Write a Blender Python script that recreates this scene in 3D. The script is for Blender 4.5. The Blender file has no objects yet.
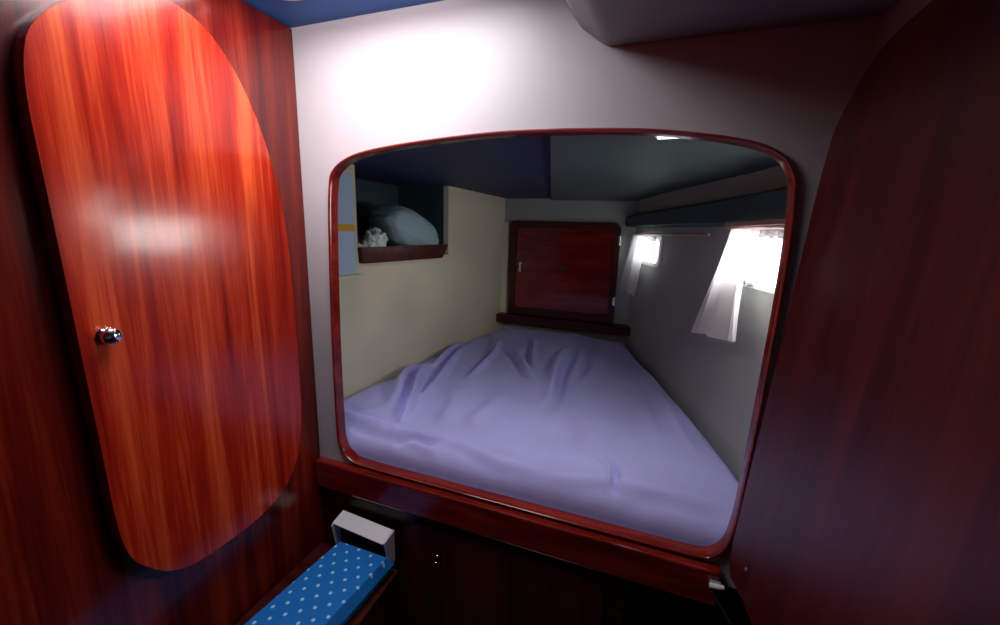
# Boat cabin: mahogany lockers, white bulkhead with an opening to an aft berth
import bpy, bmesh, math, random
from mathutils import Vector, Matrix, noise
random.seed(4)
scene = bpy.context.scene
C = scene.collection
EYE = 1.5            # the floor is z = 0; all coordinates below are relative to eye height

# ------------------------------------------------------------------ materials
def new_mat(name):
    m = bpy.data.materials.new(name); m.use_nodes = True
    nt = m.node_tree
    return m, nt, nt.nodes['Principled BSDF']

def plain(name, col, rough=.5, metal=0, coat=0, bump=0, bscale=60, vary=0, vscale=3, spec=.5):
    m, nt, b = new_mat(name)
    b.inputs['Base Color'].default_value = (*col, 1)
    b.inputs['Roughness'].default_value = rough
    b.inputs['Metallic'].default_value = metal
    b.inputs['Coat Weight'].default_value = coat
    b.inputs['Specular IOR Level'].default_value = spec
    tc = nt.nodes.new('ShaderNodeTexCoord')
    if bump:
        n = nt.nodes.new('ShaderNodeTexNoise'); n.inputs['Scale'].default_value = bscale; n.inputs['Detail'].default_value = 4
        nt.links.new(tc.outputs['Object'], n.inputs['Vector'])
        bp = nt.nodes.new('ShaderNodeBump'); bp.inputs['Strength'].default_value = bump; bp.inputs['Distance'].default_value = .004
        nt.links.new(n.outputs['Fac'], bp.inputs['Height']); nt.links.new(bp.outputs['Normal'], b.inputs['Normal'])
    if vary:
        n = nt.nodes.new('ShaderNodeTexNoise'); n.inputs['Scale'].default_value = vscale; n.inputs['Detail'].default_value = 3
        nt.links.new(tc.outputs['Object'], n.inputs['Vector'])
        r = nt.nodes.new('ShaderNodeValToRGB')
        r.color_ramp.elements[0].position = .3; r.color_ramp.elements[1].position = .7
        r.color_ramp.elements[0].color = (*[c*(1-vary) for c in col], 1)
        r.color_ramp.elements[1].color = (*[min(1, c*(1+vary)) for c in col], 1)
        nt.links.new(n.outputs['Fac'], r.inputs['Fac']); nt.links.new(r.outputs['Color'], b.inputs['Base Color'])
    return m

def wood(name, dark, mid, light, stretch=(14, 14, .55), rough=.22, coat=.6, scale=1.6):
    m, nt, b = new_mat(name)
    tc = nt.nodes.new('ShaderNodeTexCoord')
    mp = nt.nodes.new('ShaderNodeMapping'); mp.inputs['Scale'].default_value = stretch
    nt.links.new(tc.outputs['Object'], mp.inputs['Vector'])
    n1 = nt.nodes.new('ShaderNodeTexNoise'); n1.inputs['Scale'].default_value = scale; n1.inputs['Detail'].default_value = 5
    n1.inputs['Roughness'].default_value = .55; n1.inputs['Distortion'].default_value = .5
    n2 = nt.nodes.new('ShaderNodeTexNoise'); n2.inputs['Scale'].default_value = scale*9; n2.inputs['Detail'].default_value = 3
    nt.links.new(mp.outputs['Vector'], n1.inputs['Vector']); nt.links.new(mp.outputs['Vector'], n2.inputs['Vector'])
    mx = nt.nodes.new('ShaderNodeMath'); mx.operation = 'MULTIPLY_ADD'; mx.inputs[1].default_value = .22
    nt.links.new(n2.outputs['Fac'], mx.inputs[0]); nt.links.new(n1.outputs['Fac'], mx.inputs[2])
    r = nt.nodes.new('ShaderNodeValToRGB')
    e = r.color_ramp.elements
    e[0].position = .42; e[0].color = (*dark, 1)
    e[1].position = .80; e[1].color = (*light, 1)
    k = e.new(.60); k.color = (*mid, 1)
    nt.links.new(mx.outputs[0], r.inputs['Fac']); nt.links.new(r.outputs['Color'], b.inputs['Base Color'])
    b.inputs['Roughness'].default_value = rough
    b.inputs['Coat Weight'].default_value = coat; b.inputs['Coat Roughness'].default_value = .13
    b.inputs['Specular IOR Level'].default_value = .25
    bp = nt.nodes.new('ShaderNodeBump'); bp.inputs['Strength'].default_value = .12; bp.inputs['Distance'].default_value = .003
    nt.links.new(n1.outputs['Fac'], bp.inputs['Height']); nt.links.new(bp.outputs['Normal'], b.inputs['Normal'])
    return m

def dotted(name):
    """blue cloth with a staggered grid of small pale dots (object x / y)"""
    m, nt, b = new_mat(name)
    tc = nt.nodes.new('ShaderNodeTexCoord'); N = nt.nodes.new; L = nt.links.new
    def dots(off):
        mp = N('ShaderNodeMapping'); mp.inputs['Scale'].default_value = (1/.052, 1/.052, 0); mp.inputs['Location'].default_value = (off, off, 0)
        mp.inputs['Rotation'].default_value = (0, 0, .12)
        L(tc.outputs['Object'], mp.inputs['Vector'])
        fr = N('ShaderNodeVectorMath'); fr.operation = 'FRACTION'; L(mp.outputs['Vector'], fr.inputs[0])
        sb = N('ShaderNodeVectorMath'); sb.operation = 'SUBTRACT'; sb.inputs[1].default_value = (.5, .5, 0); L(fr.outputs['Vector'], sb.inputs[0])
        ln = N('ShaderNodeVectorMath'); ln.operation = 'LENGTH'; L(sb.outputs['Vector'], ln.inputs[0])
        mr = N('ShaderNodeMapRange'); mr.inputs['From Min'].default_value = .12; mr.inputs['From Max'].default_value = .07
        L(ln.outputs['Value'], mr.inputs['Value']); return mr.outputs['Result']
    mx = N('ShaderNodeMath'); mx.operation = 'MAXIMUM'; L(dots(0), mx.inputs[0]); L(dots(.5), mx.inputs[1])
    mc = N('ShaderNodeMix'); mc.data_type = 'RGBA'
    mc.inputs['A'].default_value = (.003, .19, .66, 1); mc.inputs['B'].default_value = (.40, .75, 1, 1)
    L(mx.outputs[0], mc.inputs['Factor']); L(mc.outputs['Result'], b.inputs['Base Color'])
    b.inputs['Roughness'].default_value = .85
    return m

def glassy(name):
    m = bpy.data.materials.new(name); m.use_nodes = True; nt = m.node_tree
    for n in list(nt.nodes): nt.nodes.remove(n)
    o = nt.nodes.new('ShaderNodeOutputMaterial'); t = nt.nodes.new('ShaderNodeBsdfTransparent'); g = nt.nodes.new('ShaderNodeBsdfGlossy')
    g.inputs['Roughness'].default_value = .03
    mx = nt.nodes.new('ShaderNodeMixShader'); mx.inputs[0].default_value = .06
    nt.links.new(t.outputs[0], mx.inputs[1]); nt.links.new(g.outputs[0], mx.inputs[2]); nt.links.new(mx.outputs[0], o.inputs[0])
    return m

def thin_cloth(name, col, trans=.5):
    m = bpy.data.materials.new(name); m.use_nodes = True; nt = m.node_tree
    for n in list(nt.nodes): nt.nodes.remove(n)
    o = nt.nodes.new('ShaderNodeOutputMaterial'); d = nt.nodes.new('ShaderNodeBsdfDiffuse'); t = nt.nodes.new('ShaderNodeBsdfTranslucent')
    d.inputs[0].default_value = (*col, 1); t.inputs[0].default_value = (*col, 1)
    mx = nt.nodes.new('ShaderNodeMixShader'); mx.inputs[0].default_value = trans
    nt.links.new(d.outputs[0], mx.inputs[1]); nt.links.new(t.outputs[0], mx.inputs[2]); nt.links.new(mx.outputs[0], o.inputs[0])
    return m

def glow(name, col, s):
    m, nt, b = new_mat(name)
    b.inputs['Base Color'].default_value = (.8, .8, .8, 1)
    b.inputs['Emission Color'].default_value = (*col, 1); b.inputs['Emission Strength'].default_value = s
    return m

M = dict(
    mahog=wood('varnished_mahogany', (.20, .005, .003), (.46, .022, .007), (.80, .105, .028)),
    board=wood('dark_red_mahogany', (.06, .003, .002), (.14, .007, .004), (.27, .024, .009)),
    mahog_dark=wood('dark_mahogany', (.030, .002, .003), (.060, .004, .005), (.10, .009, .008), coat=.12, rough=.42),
    mahog_h=wood('mahogany_moulding', (.10, .004, .003), (.19, .009, .006), (.30, .022, .010), stretch=(2, 14, 14), coat=.6),
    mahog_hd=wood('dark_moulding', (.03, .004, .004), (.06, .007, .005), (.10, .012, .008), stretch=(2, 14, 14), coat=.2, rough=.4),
    white=plain('white_gelcoat', (.60, .555, .59), .45, vary=.05, bump=.05, bscale=25),
    cream=plain('cream_hull_lining', (.74, .70, .50), .55, vary=.07, bump=.06, bscale=30),
    grey=plain('grey_hull_lining', (.38, .40, .37), .55, vary=.07, bump=.06, bscale=30),
    green=plain('grey_green_headliner', (.085, .125, .12), .55, vary=.08),
    navy=plain('unlit_navy_headliner', (.022, .030, .085), .6, vary=.12),
    blue=plain('blue_headliner', (.03, .13, .42), .6, vary=.08),
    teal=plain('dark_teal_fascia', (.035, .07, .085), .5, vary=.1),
    cove=plain('grey_moulded_deckhead', (.20, .18, .20), .5, vary=.06),
    sheet=plain('lavender_cotton', (.50, .49, .92), .9, bump=.10, bscale=220, vary=.05, vscale=5, spec=.2),
    foam=plain('mattress_ticking', (.3, .3, .4), .9, bump=.1),
    dots=dotted('blue_dotted_cloth'),
    chrome=plain('chrome', (.82, .84, .88), .12, metal=1),
    steel=plain('brushed_steel', (.45, .46, .48), .35, metal=1),
    whitemetal=plain('white_enamel', (.97, .96, .98), .35, coat=.3),
    black=plain('plain_black', (.010, .010, .016), .4),
    pillow=plain('pale_teal_cotton', (.42, .60, .66), .9, bump=.08, bscale=200, vary=.05),
    cloth=plain('white_towel', (.66, .74, .74), .95, bump=.3, bscale=120),
    panel=plain('pale_blue_plastic', (.50, .68, .84), .4),
    yellow=plain('yellow_tape', (.80, .45, .02), .5),
    floor=wood('teak_sole', (.03, .012, .006), (.06, .025, .012), (.09, .04, .02), stretch=(14, .6, 14)),
    glass=glassy('window_glass'),
    curtain=thin_cloth('white_curtain_cotton', (.95, .94, .95), .30),
    blind=thin_cloth('grey_white_cotton', (.55, .53, .55), .03),
    lamp=glow('lamp_diffuser', (1, .97, 1), 3.0),
    pinkwood=plain('pale_varnished_batten', (.62, .36, .30), .35, coat=.4),
)

# ------------------------------------------------------------------ helpers
def world_loc(o):
    v = Vector((0, 0, 0))
    while o: v += o.location; o = o.parent
    return v

def obj(name, bm, mat, parent=None, base=None, smooth=False):
    """link a bmesh (built in scene coordinates) as ONE mesh object"""
    bmesh.ops.recalc_face_normals(bm, faces=bm.faces)
    if parent is not None:
        sh = world_loc(parent); loc = Vector((0, 0, 0))
        if base is not None: loc = Vector(base) - sh; sh = Vector(base)
    else:
        if base is None:
            xs = [v.co for v in bm.verts]
            base = (sum(v.x for v in xs)/len(xs), sum(v.y for v in xs)/len(xs), min(v.z for v in xs))
        sh = Vector(base); loc = sh
    for v in bm.verts: v.co -= sh
    me = bpy.data.meshes.new(name); bm.to_mesh(me); bm.free()
    for p in me.polygons: p.use_smooth = smooth
    if smooth:
        try: me.set_sharp_from_angle(angle=math.radians(40))
        except Exception: pass
    me.materials.append(mat)
    o = bpy.data.objects.new(name, me); C.objects.link(o); o.location = loc
    if parent is not None: o.parent = parent
    return o

def thing(name, label, cat, loc, group=None):
    o = bpy.data.objects.new(name, None); C.objects.link(o); o.location = loc
    o.empty_display_size = .05
    o['label'] = label; o['category'] = cat
    if group: o['group'] = group
    return o

def tag(o, label, cat, group=None):
    o['label'] = label; o['category'] = cat
    if group: o['group'] = group
    return o

def struct(name, bm, mat, parent=None, smooth=False):
    o = obj(name, bm, mat, parent, base=(0, 0, 0) if parent is None else None, smooth=smooth)
    if parent is None: o['kind'] = 'structure'
    return o

XZ = lambda u, v, w: (u, w, v)      # outline in x,z ; depth along y
YZ = lambda u, v, w: (w, u, v)      # outline in y,z ; depth along x
XY = lambda u, v, w: (u, v, w)

def plate(outer, w0, w1, fmap, holes=(), bm=None, bevel=0):
    """an outline (with holes) of real thickness w0..w1"""
    bm = bm or bmesh.new()
    edges = []; start = []
    for loop in [outer, *holes]:
        vs = [bm.verts.new((p[0], p[1], 0)) for p in loop]
        start += vs
        edges += [bm.edges.new((vs[i], vs[(i+1) % len(vs)])) for i in range(len(vs))]
    r = bmesh.ops.triangle_fill(bm, edges=edges, use_beauty=True, use_dissolve=False)
    faces = [g for g in r['geom'] if isinstance(g, bmesh.types.BMFace)]
    ex = bmesh.ops.extrude_face_region(bm, geom=faces, use_keep_orig=True)
    top = [g for g in ex['geom'] if isinstance(g, bmesh.types.BMVert)]
    tops = set(top)
    bot = {v for f in faces for v in f.verts}
    for v in top: v.co = Vector(fmap(v.co.x, v.co.y, w1))
    for v in bot: v.co = Vector(fmap(v.co.x, v.co.y, w0))
    if bevel:
        es = [e for e in bm.edges if e.is_valid and len(e.link_faces) == 2 and e.calc_face_angle(0) > .6
              and ((e.verts[0] in tops) == (e.verts[1] in tops))]
        bmesh.ops.recalc_face_normals(bm, faces=bm.faces)
        bmesh.ops.bevel(bm, geom=es, offset=bevel, segments=3, affect='EDGES', profile=.5, clamp_overlap=True)
    return bm

def box(x0, x1, y0, y1, z0, z1, bm=None, bevel=0, seg=2):
    bm = bm or bmesh.new()
    r = bmesh.ops.create_cube(bm, size=1)
    for v in r['verts']:
        v.co = Vector((x0+(v.co.x+.5)*(x1-x0), y0+(v.co.y+.5)*(y1-y0), z0+(v.co.z+.5)*(z1-z0)))
    if bevel:
        es = list({e for v in r['verts'] for e in v.link_edges})
        bmesh.ops.bevel(bm, geom=es, offset=bevel, segments=seg, affect='EDGES', profile=.5)
    return bm

def tube(pts, r, bm=None, n=10, caps=True):
    bm = bm or bmesh.new()
    pts = [Vector(p) for p in pts]; rings = []
    for i, p in enumerate(pts):
        t = (pts[min(i+1, len(pts)-1)] - pts[max(i-1, 0)]).normalized()
        a = t.cross(Vector((0, 0, 1)))
        if a.length < .1: a = t.cross(Vector((1, 0, 0)))
        a.normalize(); b = t.cross(a)
        rr = r[i] if isinstance(r, (list, tuple)) else r
        rings.append([bm.verts.new(p + rr*(math.cos(2*math.pi*k/n)*a + math.sin(2*math.pi*k/n)*b)) for k in range(n)])
    for A, B in zip(rings, rings[1:]):
        for k in range(n): bm.faces.new((A[k], A[(k+1) % n], B[(k+1) % n], B[k]))
    if caps: bm.faces.new(rings[0]); bm.faces.new(rings[-1])
    return bm

def lathe(prof, origin, axis, bm=None, n=24):
    """prof = [(distance along axis, radius)...]"""
    o = Vector(origin); ax = Vector(axis).normalized()
    return tube([o + ax*d for d, _ in prof], [max(r, .0002) for _, r in prof], bm, n)

def rounded(pts, rads, n=7):
    out = []; N = len(pts)
    for i in range(N):
        p = Vector((*pts[i], 0)); a = Vector((*pts[i-1], 0)); b = Vector((*pts[(i+1) % N], 0))
        r = rads[i] if isinstance(rads, (list, tuple)) else rads
        if r <= 0: out.append((p.x, p.y)); continue
        u = (a-p).normalized(); v = (b-p).normalized()
        ang = u.angle(v); d = min(r/math.tan(ang/2), .49*(a-p).length, .49*(b-p).length); r = d*math.tan(ang/2)
        c = p + (u+v).normalized()*(r/math.sin(ang/2))
        s = p+u*d-c; e = p+v*d-c
        tot = s.angle(e); ax = s.cross(e).normalized()
        for k in range(n+1):
            q = c + Matrix.Rotation(tot*k/n, 3, ax) @ s
            out.append((q.x, q.y))
    return out

def catmull(pts, n=5, closed=True):
    out = []; N = len(pts)
    for i in range(N if closed else N-1):
        P = [Vector(pts[(i+k) % N] if closed else pts[min(max(i+k, 0), N-1)]) for k in (-1, 0, 1, 2)]
        for k in range(n):
            t = k/n
            q = .5*((2*P[1]) + (P[2]-P[0])*t + (2*P[0]-5*P[1]+4*P[2]-P[3])*t*t + (3*P[1]-P[0]-3*P[2]+P[3])*t**3)
            out.append(tuple(q))
    if not closed: out.append(tuple(pts[-1]))
    return out

def inset(loop, d):
    """move a closed loop inward by d"""
    N = len(loop); area = sum(loop[i][0]*loop[(i+1) % N][1]-loop[(i+1) % N][0]*loop[i][1] for i in range(N))
    s = 1 if area > 0 else -1; out = []
    for i in range(N):
        a = Vector(loop[i-1]); b = Vector(loop[(i+1) % N]); t = (b-a).normalized()
        out.append((loop[i][0]-s*t.y*d, loop[i][1]+s*t.x*d))
    return out

# ------------------------------------------------------------------ shell of the forward cabin
XL, XR, YB, YC = -1.02, .335, 1.0, -1.3        # left wall, right wall, bulkhead, wall behind
CEIL = .55
opening = [(-.907,-.66),(-.914,-.33),(-.912,-.016),(-.905,.115),(-.890,.157),(-.846,.187),(-.775,.207),(-.659,.222),(-.508,.233),
 (-.371,.239),(-.245,.238),(-.129,.234),(-.021,.227),(.079,.214),(.155,.200),(.207,.184),(.243,.162),(.262,.133),(.272,.094),(.279,-.043),
 (.278,-.283),(.272,-.594),(.266,-.700),(.254,-.752),(.231,-.782),(.196,-.796),(.056,-.798),(-.275,-.798),(-.573,-.798),(-.80,-.796),(-.866,-.780),(-.898,-.740)]
opening = [(x-(.006+.022*min(max((.15-z)/.8, 0), 1)) if x < -.75 else x, z) for x, z in opening]
opening = catmull(opening, 4)
struct('wall_back', plate([(XL-.3, -.86), (XR+.12, -.86), (XR+.12, CEIL+.05), (XL-.3, CEIL+.05)], YB, YB+.025, XZ, [inset(opening, .004)]), M['white'])
# varnished moulding round the opening: front flange, rounded edge, lining
def moulding():
    bm = bmesh.new()
    prof = [(0, .0), (-.001, -.006), (.002, -.010), (.005, -.010), (.0075, -.006), (.008, .0), (.008, .026), (.005, .026)]
    loops = [[(p[0], YB+dy, p[1]) for p in inset(opening, d)] for d, dy in prof]
    rings = [[bm.verts.new(p) for p in L] for L in loops]
    n = len(rings[0])
    for A, B in zip(rings, rings[1:]+rings[:1]):
        for k in range(n): bm.faces.new((A[k], A[(k+1) % n], B[(k+1) % n], B[k]))
    return bm
struct('trim_1', moulding(), M['mahog_h'], smooth=True)
# wooden rail under the opening
struct('trim_2', box(XL+.0005, .248, YB-.03, YB+.02, -.905, -.806, bevel=.006), M['mahog_h'])
# ceiling with a hatch opening, cove, floor, other walls
hx0, hx1, hy0, hy1 = -.92, -.34, .50, .86
struct('ceiling', plate([(XL-.3, YC-.05), (XR+.12, YC-.05), (XR+.12, YB+.02), (XL-.3, YB+.02)], CEIL, CEIL+.03, XY,
       [rounded([(hx0, hy0), (hx1, hy0), (hx1, hy1), (hx0, hy1)], .06)]), M['blue'])
hb = plate(rounded([(hx0-.03, hy0-.03), (hx1+.03, hy0-.03), (hx1+.03, hy1+.03), (hx0-.03, hy1+.03)], .08), CEIL-.004, CEIL+.06, XY,
           [rounded([(hx0, hy0), (hx1, hy0), (hx1, hy1), (hx0, hy1)], .06)])
struct('window_3', hb, M['white'])
cove = rounded([(-.30, .60), (-.235, .515), (-.185, .445), (-.125, .402), (.10, .400), (.36, .400), (.36, .60)], [0, .05, .05, .05, .05, 0, 0])
def cove_map(u, v, w):
    k = max(0, (YB-w))
    d = min(k*.14, .09)  # cove shaped lower toward the camera, unseen, to shade the right bulkhead
    return (u-min(max(0, k-.3)*.4, .10), w, v-d if v < .55 else v)
cb = bmesh.new(); pr = None
for w in (YB-.002, .85, .7, .5, .2, YC):
    ring = [cb.verts.new(cove_map(p[0], p[1], w)) for p in cove]
    if pr:
        for k in range(len(ring)): cb.faces.new((pr[k], pr[(k+1) % len(ring)], ring[(k+1) % len(ring)], ring[k]))
    else: cb.faces.new(ring)
    pr = ring
cb.faces.new(pr)
struct('trim_3', cb, M['cove'], smooth=True)
struct('floor', box(XL-.3, XR+.25, YC-.05, YB+.9, -1.53, -1.5), M['floor'])
struct('wall_front', box(XL-.3, XR+.25, YC-.04, YC, -1.5, CEIL+.02), M['mahog_dark'])
struct('wall_left', box(XL-.06, XL-.012, YC, YB, -1.5, CEIL+.02), M['white'])
lean = lambda z: .296+.055*z
def lean_map(u, v, w): return (lean(v)+w, u, v)
struct('wall_right', plate([(YC, -.69), (YB, -.69), (YB, CEIL+.02), (YC, CEIL+.02)], .036, .07, lean_map), M['cove'])
lo = box(.43, .46, YC, YB+.40, -1.5, -.66)
box(.295, .46, YC, YB, -.690, -.670, bm=lo)
struct('wall_right_lower', lo, M['black'])  # black colour stands in for the shade of the space below the door

# ------------------------------------------------------------------ left locker with arched door
lk = thing('hanging_locker', 'tall red mahogany locker with an arched door and chrome knob', 'locker', (XL, .4, -1.5))
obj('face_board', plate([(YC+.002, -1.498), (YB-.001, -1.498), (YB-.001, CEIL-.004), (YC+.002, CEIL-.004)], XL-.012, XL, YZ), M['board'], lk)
dl = catmull([(.435,-.70),(.428,-.45),(.424,-.2),(.420,.05),(.418,.20),(.428,.285),(.452,.335),(.50,.385),(.58,.440),(.66,.462),(.735,.445),(.795,.39),(.845,.305),
     (.885,.20),(.915,.07),(.930,-.06),(.936,-.25),(.936,-.45),(.930,-.62),(.905,-.75),(.85,-.83),(.76,-.868),(.65,-.875),(.545,-.862),(.475,-.80)], 5)
dl = [(y*.965, z*.965) for y, z in dl]
dr = obj('door', plate(dl, XL+.0005, XL+.036, YZ, bevel=.004), M['mahog'], lk)
kb = lathe([(0, .0165), (.003, .0165), (.005, .008), (.010, .0075), (.013, .013), (.018, .0165), (.025, .0155), (.030, .009), (.031, .0)], (XL+.036, .450, -.226), (1, 0, 0))
obj('knob', kb, M['chrome'], dr, smooth=True).data.materials[0] = M['chrome']
dr.children[0]['label'] = 'round chrome knob'

# ------------------------------------------------------------------ right arched door
dd = thing('arched_door', 'very dark mahogany door with a rounded top right of the opening', 'door', (.26, .6, -.77))
ol = [(.25,-.70),(.60,-.705),(.72,-.715),(.82,-.735),(.90,-.762),(.935,-.770),(.957,-.745),(.966,-.69),(.968,-.55),(.972,-.2),(.980,.05),(.978,.14),(.966,.202),(.932,.243),(.897,.272),(.855,.294),(.797,.304),(.70,.306),(.55,.306),
      (.44,.304),(.36,.290),(.30,.255),(.265,.20),(.25,.12),(.25,-.2),(.25,-.5)]
ol = catmull(ol[:], 4, closed=False)
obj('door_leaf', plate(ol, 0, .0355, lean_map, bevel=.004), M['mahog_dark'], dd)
bm = lathe([(0, .006), (.002, .006), (.003, .003)], (lean(-.66)-.0005, .850, -.680), (-1, 0, .05), n=12)
obj('screw', bm, M['chrome'], dd, smooth=True)['label'] = 'small bright screw head'

# ------------------------------------------------------------------ locker front under the berth, recess at its right with its shade put in as black
ub = thing('under_berth_locker', 'dark mahogany locker front below the berth rail', 'locker', (-.5, YB, -1.5))
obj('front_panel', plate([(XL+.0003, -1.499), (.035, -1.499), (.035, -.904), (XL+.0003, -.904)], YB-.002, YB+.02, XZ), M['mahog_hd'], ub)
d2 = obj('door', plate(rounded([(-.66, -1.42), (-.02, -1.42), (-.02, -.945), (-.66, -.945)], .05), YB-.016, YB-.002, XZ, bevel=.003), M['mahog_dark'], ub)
bm = lathe([(0, .009), (.003, .009), (.004, .006), (.006, .006)], (-.543, YB-.016, -1.040), (0, -1, 0), n=16)
bm = lathe([(0, .005), (.008, .005), (.011, .003)], (-.545, YB-.016, -1.062), (0, -1, 0), bm=bm, n=14)
obj('lock', bm, M['chrome'], d2, smooth=True)['label'] = 'small chrome push lock'
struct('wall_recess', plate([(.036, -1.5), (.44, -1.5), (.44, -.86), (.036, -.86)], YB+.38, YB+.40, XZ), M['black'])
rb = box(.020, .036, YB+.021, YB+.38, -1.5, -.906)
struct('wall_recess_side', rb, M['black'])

# bolt and stay beside the rail
bt = thing('barrel_bolt', 'small chrome bolt at the right end of the red rail', 'bolt', (.235, .965, -.845))
obj('plate', box(.224, .248, YB-.034, YB-.030, -.852, -.824, bevel=.001), M['steel'], bt)
obj('bolt', tube([(.222, YB-.040, -.836), (.240, YB-.040, -.835), (.254, YB-.040, -.833)], [.0065, .007, .005], n=14), M['whitemetal'], bt, smooth=True)  # white instead of chrome, so the bright glint is in the colour
st = thing('support_stay', 'thin diagonal metal stay in the dark corner below the bolt', 'stay', (.33, .965, -1.1))
obj('rod', tube([(.232, YB-.036, -.850), (.236, YB-.036, -.862), (.292, YB-.036, -.945), (.426, YB-.036, -1.150)], .0032, n=8), M['steel'], st, smooth=True)
obj('foot', lathe([(0, .012), (.006, .011), (.010, .005)], (.4295, YB-.036, -1.155), (-1, 0, 0), n=14), M['steel'], st, smooth=True)

# ------------------------------------------------------------------ seat with blue cushion
bn = thing('bench', 'low dark wooden bench seat beside the left locker', 'bench', (-.84, .5, -1.5))
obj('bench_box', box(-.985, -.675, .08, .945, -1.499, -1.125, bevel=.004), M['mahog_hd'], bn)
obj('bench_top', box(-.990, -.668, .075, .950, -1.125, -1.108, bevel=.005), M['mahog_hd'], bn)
def cushion():
    bm = bmesh.new(); nx, ny = 16, 40
    def P(i, j, top):
        u = i/nx; v = j/ny; y = .10+.835*v
        xl = -.955+.07*v; xr = -.735+.062*v
        x = xl+(xr-xl)*u
        ex = min(u, 1-u)*(xr-xl); ey = min(v, 1-v)*.815; e = min(ex, ey)
        r = .016; k = math.sqrt(max(0, 1-(1-min(e/r, 1))**2))
        z = -1.108+.035+(.035*k*(1 if top else -1)) + (.006*math.sin(math.pi*u)*math.sin(math.pi*v) if top else 0)
        return (x, y, z)
    T = [[bm.verts.new(P(i, j, True)) for j in range(ny+1)] for i in range(nx+1)]
    B = [[bm.verts.new(P(i, j, False)) for j in range(ny+1)] for i in range(nx+1)]
    for G in (T, B):
        for i in range(nx):
            for j in range(ny): bm.faces.new((G[i][j], G[i+1][j], G[i+1][j+1], G[i][j+1]))
    bmesh.ops.remove_doubles(bm, verts=bm.verts, dist=1e-5)
    return bm
tag(obj('seat_cushion', cushion(), M['dots'], smooth=True), 'bright blue seat cushion with small white dots', 'cushion')
# white hood-shaped bracket behind the cushion
br = thing('folding_bracket', 'white hood shaped metal bracket standing behind the blue cushion', 'bracket', (-.81, .955, -1.108))
top = bmesh.new()
q = [(-.920, .933, -.997), (-.708, .922, -1.002), (-.704, .972, -.985), (-.915, .982, -.980)]
def slab(bm, quad, th):
    a = [bm.verts.new(p) for p in quad]; nrm = (Vector(quad[1])-Vector(quad[0])).cross(Vector(quad[3])-Vector(quad[0])).normalized()
    b = [bm.verts.new(Vector(p)-nrm*th) for p in quad]
    bm.faces.new(a); bm.faces.new(b)
    for k in range(4): bm.faces.new((a[k], a[(k+1) % 4], b[(k+1) % 4], b[k]))
    return bm
obj('top_plate', slab(top, q, .004), M['whitemetal'], br)
for xa, xb in ((-.920, -.915), (-.708, -.704)):
    c = slab(bmesh.new(), [(xa, .927, -1.002), (xb, .976, -.988), (xb, .976, -1.107), (xa, .945, -1.107)], .004)
    obj('side_cheek', c, M['whitemetal'], br)
obj('back_plate', box(-.912, -.709, .962, .966, -1.107, -.990), M['black'], br)

# ------------------------------------------------------------------ aft berth shell
YF = 2.75                                           # far wall
lw = lambda y: -1.2+.157*(y-1.3)                    # left lining line
HULL = [(1.0,.425),(1.3,.365),(1.55,.303),(1.8,.235),(2.02,.162),(2.25,.080),(2.5,.0),(2.75,-.080),(3.0,-.16)]
def hullc(y):
    for (a, xa), (b, xb) in zip(HULL, HULL[1:]):
        if y <= b: break
    t = (y-a)/(b-a); return xa+(xb-xa)*t
def hull(y, z):
    return hullc(y) + .1*min(max((2.35-y)/.85, 0), 1)*max(z+.7, 0)
BZ = -1.0; TZ = .33
# left lining with a notch for the shelf
s0, s1 = 1.436, 2.085
LM = lambda u, v, w: (lw(u)+w, u, v)
struct('wall_left_aft', plate([(YB+.025, BZ), (YF+.05, BZ), (YF+.05, TZ), (s1, TZ), (s1, -.165), (s0, -.165), (s0, TZ), (YB+.025, TZ)], -.03, 0, LM), M['cream'])
rc = plate([(s0-.03, -.185), (s1+.03, -.185), (s1+.03, TZ), (s0-.03, TZ)], -.36, -.33, LM)       # back of the recess
plate([(s0-.03, -.185), (s0, -.185), (s0, TZ), (s0-.03, TZ)], -.33, -.03, LM, bm=rc)
plate([(s1, -.185), (s1+.03, -.185), (s1+.03, TZ), (s1, TZ)], -.33, -.03, LM, bm=rc)
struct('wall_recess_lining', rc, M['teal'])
# far wall
struct('wall_far', plate([(-1.3, BZ), (.5, BZ), (.5, TZ), (-1.3, TZ)], YF, YF+.03, XZ), M['grey'])
# starboard lining: curved in plan, flared, with two window cut-outs
W1 = (1.20, 1.70, -.155, .022)                      # y0,y1,z0,z1
W2 = (2.30, 2.60, -.160, -.012)
def hull_strip(off0, off1):
    ys = sorted({1.03, YF+.04, *[1.03+.08*i for i in range(22)], W1[0], W1[1], W2[0], W2[1]})
    zs = sorted({BZ, -.7, -.45, -.3, W1[2], W1[3], W2[2], W2[3], .1, .2, TZ})
    bm = bmesh.new()
    inside = lambda y, z: any(a < y < b and c < z < d for a, b, c, d in (W1, W2))
    V = {}
    def vert(i, j, k):
        if (i, j, k) not in V:
            V[i, j, k] = bm.verts.new((hull(ys[i], zs[j])+(off0, off1)[k], ys[i], zs[j]))
        return V[i, j, k]
    cell = lambda i, j: 0 <= i < len(ys)-1 and 0 <= j < len(zs)-1 and not inside((ys[i]+ys[i+1])/2, (zs[j]+zs[j+1])/2)
    for i in range(len(ys)-1):
        for j in range(len(zs)-1):
            if not cell(i, j): continue
            for k in (0, 1): bm.faces.new([vert(i, j, k), vert(i+1, j, k), vert(i+1, j+1, k), vert(i, j+1, k)])
            for (a, b), (p, q) in (((i-1, j), ((i, j), (i, j+1))), ((i+1, j), ((i+1, j), (i+1, j+1))), ((i, j-1), ((i, j), (i+1, j))), ((i, j+1), ((i, j+1), (i+1, j+1)))):
                if not cell(a, b): bm.faces.new([vert(*p, 0), vert(*q, 0), vert(*q, 1), vert(*p, 1)])
    return bm
struct('wall_right_aft', hull_strip(0, .05), M['grey'])
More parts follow.
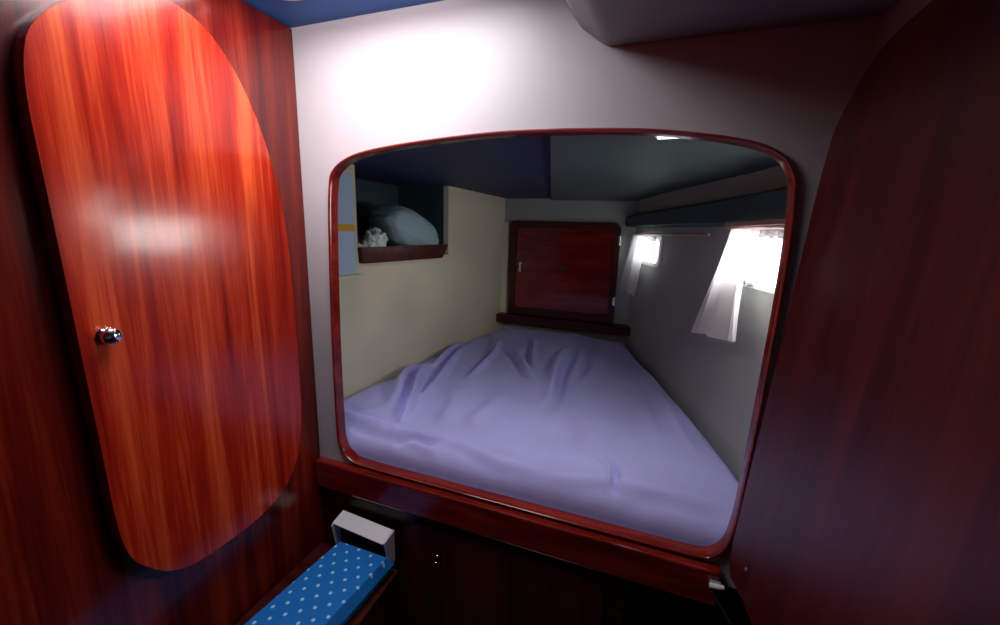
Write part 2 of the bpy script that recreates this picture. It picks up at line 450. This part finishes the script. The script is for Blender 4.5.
HM = lambda u, v, w: (hull(u, v)+w, u, v)
def subdiv_rect(a, b, c, d, r):
    L = rounded([(a, c), (b, c), (b, d), (a, d)], r); out = []
    for i in range(len(L)):
        p, q = L[i], L[(i+1) % len(L)]; n = max(1, int(math.dist(p, q)/.06))
        out += [(p[0]+(q[0]-p[0])*k/n, p[1]+(q[1]-p[1])*k/n) for k in range(n)]
    return out
for nm, (a, b, c, d) in (('window_1', W1), ('window_2', W2)):
    fr = struct(nm, plate(subdiv_rect(a-.012, b+.012, c-.012, d+.012, .03), -.008, .012, HM, [subdiv_rect(a+.006, b-.006, c+.006, d-.006, .035)]), M['whitemetal'])
    struct('pane', plate(subdiv_rect(a+.004, b-.004, c+.004, d-.004, .03), .018, .022, HM), M['glass'], fr)
    if nm == 'window_1':
        hd = box(-.012, .012, -.03, .03, -.008, .010, bevel=.004)
        for v in hd.verts: v.co += Vector((hull(1.56, -.15)-.022, 1.56, -.150))
        obj('latch', hd, M['steel'], fr)
# ceilings of the berth: navy to port (its unlit dark put into the colour), grey green to starboard (a step lower), meeting along a beam line
cz = lambda y: .243-.021*(y-1.03)
CM = lambda u, v, w: (u, v, cz(v)+w)
bl = lambda y: -.253-.232*(y-1.03)
struct('ceiling_port', plate([(-1.62, 1.025), (bl(1.025)+.02, 1.025), (bl(YF)+.02, YF+.03), (-1.62, YF+.03)], .012, .04, CM), M['navy'])
struct('ceiling_starboard', plate([(bl(1.025), 1.025), (.62, 1.025), (.62, YF+.03), (bl(YF), YF+.03)], 0, .03, CM), M['green'])
struct('ceiling_beam', plate([(-1.62, 1.025), (.62, 1.025), (.62, YF+.05), (-1.62, YF+.05)], .05, .09, CM), M['black'])
# dark fascia over the windows
fa = bmesh.new(); ysf = [1.03+.0905*i for i in range(20)]
prev = None
for y in ysf:
    h = hull(y, .05); zt = cz(y)-.012
    zf = min(zt-.02, .150-.03*(y-1.03))
    ring = [fa.verts.new(p) for p in ((h+.02, y, .040), (h-.060, y, .044), (h-.068, y, .052), (h-.068, y, zf), (h-.055, y, zf+.010), (h+.03, y, zf+.010))]
    if prev:
        for k in range(6): fa.faces.new((prev[k], prev[(k+1) % 6], ring[(k+1) % 6], ring[k]))
    else: fa.faces.new(ring)
    prev = ring
fa.faces.new(prev)
struct('trim_4', fa, M['teal'])
# berth sole under the mattress
def plan(y0, y1, d, n=16):
    L = [(lw(y)+d, y) for y in [y0+(y1-y0)*i/n for i in range(n+1)]]
    R = [(hullc(y)-d, y) for y in [y1-(y1-y0)*i/n for i in range(n+1)]]
    return L+R
struct('floor_berth', plate(plan(YB+.03, YF, -.02), -.90, -.86, XY), M['mahog_hd'])

# ------------------------------------------------------------------ mattress with its fitted sheet
FOLDS = [((-1.034,2.376),(-1.002,1.75),.016,.026),((-1.00,1.72),(-.80,1.16),.018,.030),((-1.10,1.75),(-.93,1.30),.03,.022),((-.604,1.107),(-.74,1.06),.012,-.012),((-.705,2.139),(-.461,1.80),.018,.020),
 ((-.653,2.428),(-.491,1.951),.018,.018),((-.333,2.18),(-.318,1.551),.022,-.018),((-.268,2.514),(-.264,1.90),.024,-.016),((-.40,2.35),(-.39,1.8),.03,.016),((-.057,1.20),(-.01,1.08),.010,-.010),
 ((-.98,2.20),(-.85,1.40),.018,.020),((-.803,2.30),(-.74,1.70),.017,.018),((-.90,2.5),(-.80,2.1),.03,.018),((-1.10,1.16),(-.74,1.10),.018,.009),((-1.12,1.24),(-.80,1.13),.02,-.010),((-.95,1.12),(-.60,1.055),.014,.006),
 ((-.6,1.10),(-.25,1.085),.016,.004),((-.25,1.075),(.10,1.10),.016,.003),((.0,1.08),(.26,1.13),.02,.005),((-.55,1.5),(-.52,1.2),.03,.008),((-.2,1.55),(-.12,1.25),.035,.008),((-.75,1.5),(-.62,1.2),.03,.009),((.09,1.9),(.22,1.35),.025,.012)]
FY0, FY1 = YB+.037, YF-.09
def zsheet(x, y, u):
    z = -.715
    # the crown of the mattress and the soft drop over its front edge
    e = (y-FY0)/.11
    if e < 1: z -= .080*(1-math.sqrt(max(0, 1-(1-e)**2)))**1.0
    z += .018*math.sin(math.pi*min(max(u, 0), 1)) + .012*min(1, max(0, (y-1.6)/1.0))
    eu = min(u*1.35, (1-u)*1.35)                     # sides tuck down a little
    if eu < .06: z -= .055*(1-eu/.06)**2
    for (a, b, w, h) in FOLDS:
        dx, dy = b[0]-a[0], b[1]-a[1]; L = math.hypot(dx, dy)
        t = ((x-a[0])*dx+(y-a[1])*dy)/(L*L)
        d = ((x-a[0])*dy-(y-a[1])*dx)/L + .012*math.sin(t*5+a[0]*9)
        f = math.exp(-(d/w)**2)*math.exp(-((t-.5)/.48)**4)
        z += h*1.6*f - h*.8*math.exp(-((d-1.7*w)/w)**2)*math.exp(-((t-.5)/.48)**4)
    z += .010*noise.noise(Vector((x*5, y*3.2, 1.3))) + .004*noise.noise(Vector((x*16, y*9, 4)))
    return z
def sheet():
    bm = bmesh.new(); nu, nv = 210, 190; G = []
    for j in range(nv+1):
        v = j/nv; v = v*v*.6+v*.4; y = FY0+(FY1-FY0)*v
        xa, xb = lw(y)+.012, hullc(y)-.014; row = []
        for i in range(nu+1):
            u = i/nu; x = xa+(xb-xa)*u
            row.append(bm.verts.new((x, y, zsheet(x, y, u))))
        G.append(row)
    for j in range(nv):
        for i in range(nu): bm.faces.new((G[j][i], G[j][i+1], G[j+1][i+1], G[j+1][i]))
    rim = [*G[0], *[r[-1] for r in G[1:]], *G[-1][-2::-1], *[r[0] for r in G[-2:0:-1]]]
    low = [bm.verts.new((p.co.x, p.co.y, min(p.co.z-.004, -.845))) for p in rim]
    n = len(rim)
    for k in range(n): bm.faces.new((rim[k], rim[(k+1) % n], low[(k+1) % n], low[k]))
    return bm
mt = thing('mattress', 'wide mattress under a creased lavender sheet filling the aft berth', 'mattress', (-.4, 1.9, -.86))
obj('sheet', sheet(), M['sheet'], mt, smooth=True)
obj('foam', plate(plan(FY0+.01, FY1-.01, .025), -.859, -.835, XY), M['foam'], mt)

# ------------------------------------------------------------------ far wall: ledge, hatch door
struct('trim_5', box(-1.0, -.02, YF-.085, YF+.002, -.655, -.595, bevel=.006), M['mahog_hd'])
struct('trim_6', box(-.985, -.935, YF-.022, YF+.002, -.595, .06, bevel=.004), M['cream'])
fd = thing('hatch_door', 'square dark red door with rounded corners at the far end of the berth', 'door', (-.54, YF, -.59))
fo = rounded([(-.918, -.590), (-.170, -.590), (-.170, .068), (-.918, .068)], [.01, .01, .05, .03])
obj('frame', plate(fo, YF-.030, YF-.0005, XZ, [rounded([(-.872, -.545), (-.212, -.545), (-.212, .022), (-.872, .022)], [.02, .02, .04, .03])], bevel=.003), M['mahog_hd'], fd)
pn = obj('panel', plate(rounded([(-.870, -.543), (-.214, -.543), (-.214, .020), (-.870, .020)], [.02, .02, .04, .03]), YF-.020, YF-.001, XZ, bevel=.004), M['mahog_h'], fd)
bm = box(-.842, -.826, YF-.034, YF-.0195, -.285, -.215, bevel=.003)
lathe([(0, .008), (.014, .008), (.018, .004)], (-.834, YF-.034, -.235), (0, -1, 0), bm=bm, n=14)
lathe([(0, .008), (.012, .008), (.016, .004)], (-.838, YF-.034, -.275), (0, -1, 0), bm=bm, n=14)
obj('latch', bm, M['chrome'], pn, smooth=True)['label'] = 'bright chrome latch'
bm = lathe([(0, .017), (.003, .017), (.004, .012), (.0042, .0)], (-.545, YF-.020, -.250), (0, -1, 0), n=20)
obj('finger_hole', bm, M['black'], pn, smooth=True)['label'] = 'round black finger hole'
for z in (-.045, -.440):
    bm = box(-.184, -.168, YF-.038, YF-.029, z-.028, z+.028, bevel=.002)
    tube([(-.171, YF-.039, z-.03), (-.171, YF-.039, z+.03)], .0045, bm=bm, n=10)
    obj('hinge', bm, M['chrome'], fd)

# ------------------------------------------------------------------ shelf with fiddle rail, pillow and cloths
sh = thing('shelf', 'small wall shelf with a dark red rail on the left of the berth', 'shelf', (lw(1.75)-.15, 1.75, -.165))
obj('shelf_board', plate([(s0+.001, -.165), (s1-.001, -.165), (s1-.001, -.148), (s0+.001, -.148)], -.329, .0, LM), M['cream'], sh)
obj('fiddle_rail', plate(rounded([(s0+.002, -.162), (2.0, -.162), (2.055, -.088), (s0-.004, -.092)], .006, 3), .0005, .022, LM, bevel=.003), M['mahog_hd'], sh)

def blob(center, size, rot, seedv, amp, fr, sub=5, sq=.75, pinch=0):
    bm = bmesh.new(); bmesh.ops.create_icosphere(bm, subdivisions=sub, radius=1)
    R = Matrix.Rotation(rot[2], 3, 'Z') @ Matrix.Rotation(rot[1], 3, 'Y') @ Matrix.Rotation(rot[0], 3, 'X')
    for v in bm.verts:
        p = v.co.copy()
        q = Vector([math.copysign(abs(c)**sq, c) for c in p])
        if pinch: q.z *= max(.06, (1-abs(q.x)**4)*(1-abs(q.y)**4))**.5
        n = noise.noise(p*fr+Vector((seedv, 0, 0))) + .5*noise.noise(p*fr*2.3+Vector((0, seedv, 0)))
        q *= 1+amp*n
        v.co = Vector(center) + R @ Vector((q.x*size[0], q.y*size[1], q.z*size[2]))
    return bm
def rest(bm, z):
    for v in bm.verts: v.co.z = max(v.co.z, z+.0008)
    return bm
ang = math.atan(.157)
pl = rest(blob((lw(1.9)-.115, 1.872, -.018), (.120, .205, .098), (-.36, .10, -ang), 3, .05, 1.6, pinch=1, sq=.55), -.148)
tag(obj('pillow', pl, M['pillow'], smooth=True), 'plump pale teal pillow lying on the wall shelf', 'pillow')
c1 = rest(blob((lw(1.60)-.06, 1.60, -.075), (.050, .050, .058), (.3, .2, .4), 7, .34, 2.1, sq=.9), -.148)
tag(obj('crumpled_cloth', c1, M['cloth'], smooth=True), 'crumpled pale cloth heaped on the shelf against the pillow', 'cloth', 'crumpled cloths on the shelf')
c2 = rest(blob((lw(1.50)-.05, 1.488, -.112), (.036, .036, .030), (.1, .5, .1), 12, .34, 2.3, sq=.9), -.148)
tag(obj('crumpled_cloth', c2, M['cloth'], smooth=True), 'smaller crumpled white cloth at the near end of the shelf', 'cloth', 'crumpled cloths on the shelf')

# pale upright board with yellow tape
bp_ = thing('upright_board', 'pale blue upright board with a yellow band at the left of the opening', 'board', (lw(1.36), 1.36, -.21))
obj('board', plate(rounded([(1.20, -.205), (1.402, -.205), (1.402, .205), (1.20, .205)], .006, 3), .0005, .020, LM, bevel=.003), M['panel'], bp_)
obj('band', plate([(1.199, -.024), (1.4035, -.024), (1.4035, .004), (1.199, .004)], .0004, .0212, LM), M['yellow'], bp_)['label'] = 'yellow tape band'
obj('foot_ledge', plate([(1.19, -.216), (1.43, -.216), (1.43, -.206), (1.19, -.206)], .0005, .030, LM), M['cream'], bp_)

# ------------------------------------------------------------------ curtains and rods
def curtain(y_top, y_bot, zt, zb, folds, amp, lean_=0, ph=0):
    """y_top/y_bot = (near, far); hangs just inside the lining"""
    bm = bmesh.new(); nu, nv = 70, 40; G = []
    for j in range(nv+1):
        b = j/nv; row = []
        for i in range(nu+1):
            a = i/nu; s = b**1.25
            y = (y_top[0]+(y_top[1]-y_top[0])*a)*(1-s) + (y_bot[0]+(y_bot[1]-y_bot[0])*a)*s
            zbb = zb[0]+(zb[1]-zb[0])*a
            z = zt+(zbb-zt)*b
            f = math.sin(a*folds*2*math.pi+ph+.5*math.sin(b*2))*.6+.4*math.sin(a*folds*4.6*math.pi+1+ph)
            A = amp*(.35+.65*math.sin(min(1, b*1.3)*math.pi/2))
            if b < .06: A *= .6
            x = hull(y, z)-.032-amp*1.15 - A*f + lean_*b
            row.append(bm.verts.new((x, y+.004*math.sin(b*9+a*7), z+.004*math.sin(a*folds*6.28+ph)*b)))
        G.append(row)
    for j in range(nv):
        for i in range(nu): bm.faces.new((G[j][i], G[j][i+1], G[j+1][i+1], G[j+1][i]))
    r = bmesh.ops.solidify(bm, geom=bm.faces[:], thickness=.0012)
    return bm
ct = thing('curtain', 'larger white curtain drawn aside at the nearer window on the right', 'curtain', (hull(1.68, -.4)-.04, 1.68, -.40), 'white window curtains')
obj('curtain_cloth', curtain((1.51, 1.645), (1.34, 1.705), .028, (-.315, -.370), 1.7, .030, -.030, ph=.6), M['curtain'], ct, smooth=True)
obj('curtain_rod', tube([(hull(y, .034)-.030, y, .034) for y in (1.15, 1.3, 1.5, 1.75)], .005, n=10), M['pinkwood'], ct, smooth=True)
obj('gathered_heading', curtain((1.20, 1.53), (1.20, 1.53), .027, (.000, .004), 6, .008, ph=0), M['blind'], ct, smooth=True)
ct2 = thing('curtain', 'smaller white curtain at the far window beside the square door', 'curtain', (hull(2.56, -.3)-.03, 2.56, -.35), 'white window curtains')
obj('curtain_cloth', curtain((2.38, 2.63), (2.37, 2.66), -.006, (-.345, -.340), 2.0, .014, -.04, ph=2.2), M['curtain'], ct2, smooth=True)
obj('curtain_rod', tube([(hull(y, .004)-.026, y, .000+.008*(2.65-y)) for y in (1.86, 2.1, 2.3, 2.5, 2.66)], .005, n=10), M['pinkwood'], ct2, smooth=True)
obj('gathered_heading', curtain((2.27, 2.38), (2.28, 2.37), -.004, (-.030, -.028), 3, .007, ph=1), M['curtain'], ct2, smooth=True)
# batten above the near window
struct('trim_7', plate([(1.05, .040), (1.66, .036), (1.66, .050), (1.05, .056)], -.080, -.070, HM), M['pinkwood'])

# ------------------------------------------------------------------ lamp on the berth ceiling
lm = thing('ceiling_lamp', 'small bright strip lamp on the berth ceiling just inside the opening', 'lamp', (.04, 1.09, cz(1.09)))
obj('housing', box(-.010, .092, 1.072, 1.110, cz(1.09)-.010, cz(1.09)-.001, bevel=.003), M['whitemetal'], lm)
obj('diffuser', box(-.004, .086, 1.077, 1.105, cz(1.09)-.015, cz(1.09)-.010, bevel=.004), M['lamp'], lm)

# ------------------------------------------------------------------ light
def area(name, loc, aim, sx, sy, power, col):
    d = bpy.data.lights.new(name, 'AREA'); d.shape = 'RECTANGLE'; d.size = sx; d.size_y = sy; d.energy = power; d.color = col
    o = bpy.data.objects.new(name, d); C.objects.link(o); o.location = loc
    o.rotation_euler = (Vector(aim)-Vector(loc)).to_track_quat('-Z', 'Y').to_euler(); return o
area('daylight_hatch', ((hx0+hx1)/2, (hy0+hy1)/2, CEIL+.03), ((hx0+hx1)/2, (hy0+hy1)/2, -1), .56, .34, 5.6, (1, .95, .97))
sp = bpy.data.lights.new('added_fill_spot', 'SPOT'); sp.energy = 18; sp.color = (1, .93, .92); sp.spot_size = math.radians(98); sp.spot_blend = 1; sp.shadow_soft_size = .05  # added spot with no fitting, brightens the upper left door and bulkhead
so = bpy.data.objects.new('added_fill_spot', sp); C.objects.link(so); so.location = (-.45, .30, .46)
so.rotation_euler = (Vector((-.84, .90, .52))-so.location).to_track_quat('-Z', 'Y').to_euler()
area('daylight_window_near', (hull(1.4, -.07)+.16, 1.42, -.04), (-.35, 1.70, -.72), .66, .36, 13, (1, .96, .92)).data.spread = math.radians(165)
area('daylight_window_far', (hull(2.4, -.08)+.14, 2.44, -.06), (-.9, 2.2, -.3), .50, .32, 3.0, (.95, .98, 1))
w = bpy.data.worlds.new('World'); scene.world = w; w.use_nodes = True
w.node_tree.nodes['Background'].inputs[0].default_value = (.9, .95, 1, 1)
w.node_tree.nodes['Background'].inputs[1].default_value = 3.0

# ------------------------------------------------------------------ camera
R = ((0.938, 0.098, -0.331), (0.344, -0.180, 0.922), (0.030, -0.979, -0.202))   # image right, image down, view direction as columns
c0 = Vector((R[0][0], R[1][0], R[2][0])).normalized(); vw = Vector((R[0][2], R[1][2], R[2][2])).normalized()
c2 = -vw; c1 = c2.cross(c0).normalized(); c0 = c1.cross(c2).normalized()
cd = bpy.data.cameras.new('camera'); cam = bpy.data.objects.new('camera', cd); C.objects.link(cam)
cd.sensor_width = 36; cd.lens = 14.4; cd.clip_start = .01
cam.matrix_world = Matrix(((c0.x, c1.x, c2.x, 0), (c0.y, c1.y, c2.y, 0), (c0.z, c1.z, c2.z, 0), (0, 0, 0, 1)))
scene.camera = cam

for o in list(C.objects):
    if o.parent is None: o.location.z += EYE

scene.view_settings.view_transform = 'Standard'
scene.view_settings.look = 'None'
scene.view_settings.gamma = 1
scene.view_settings.use_curve_mapping = False
scene.view_settings.exposure = 0.0
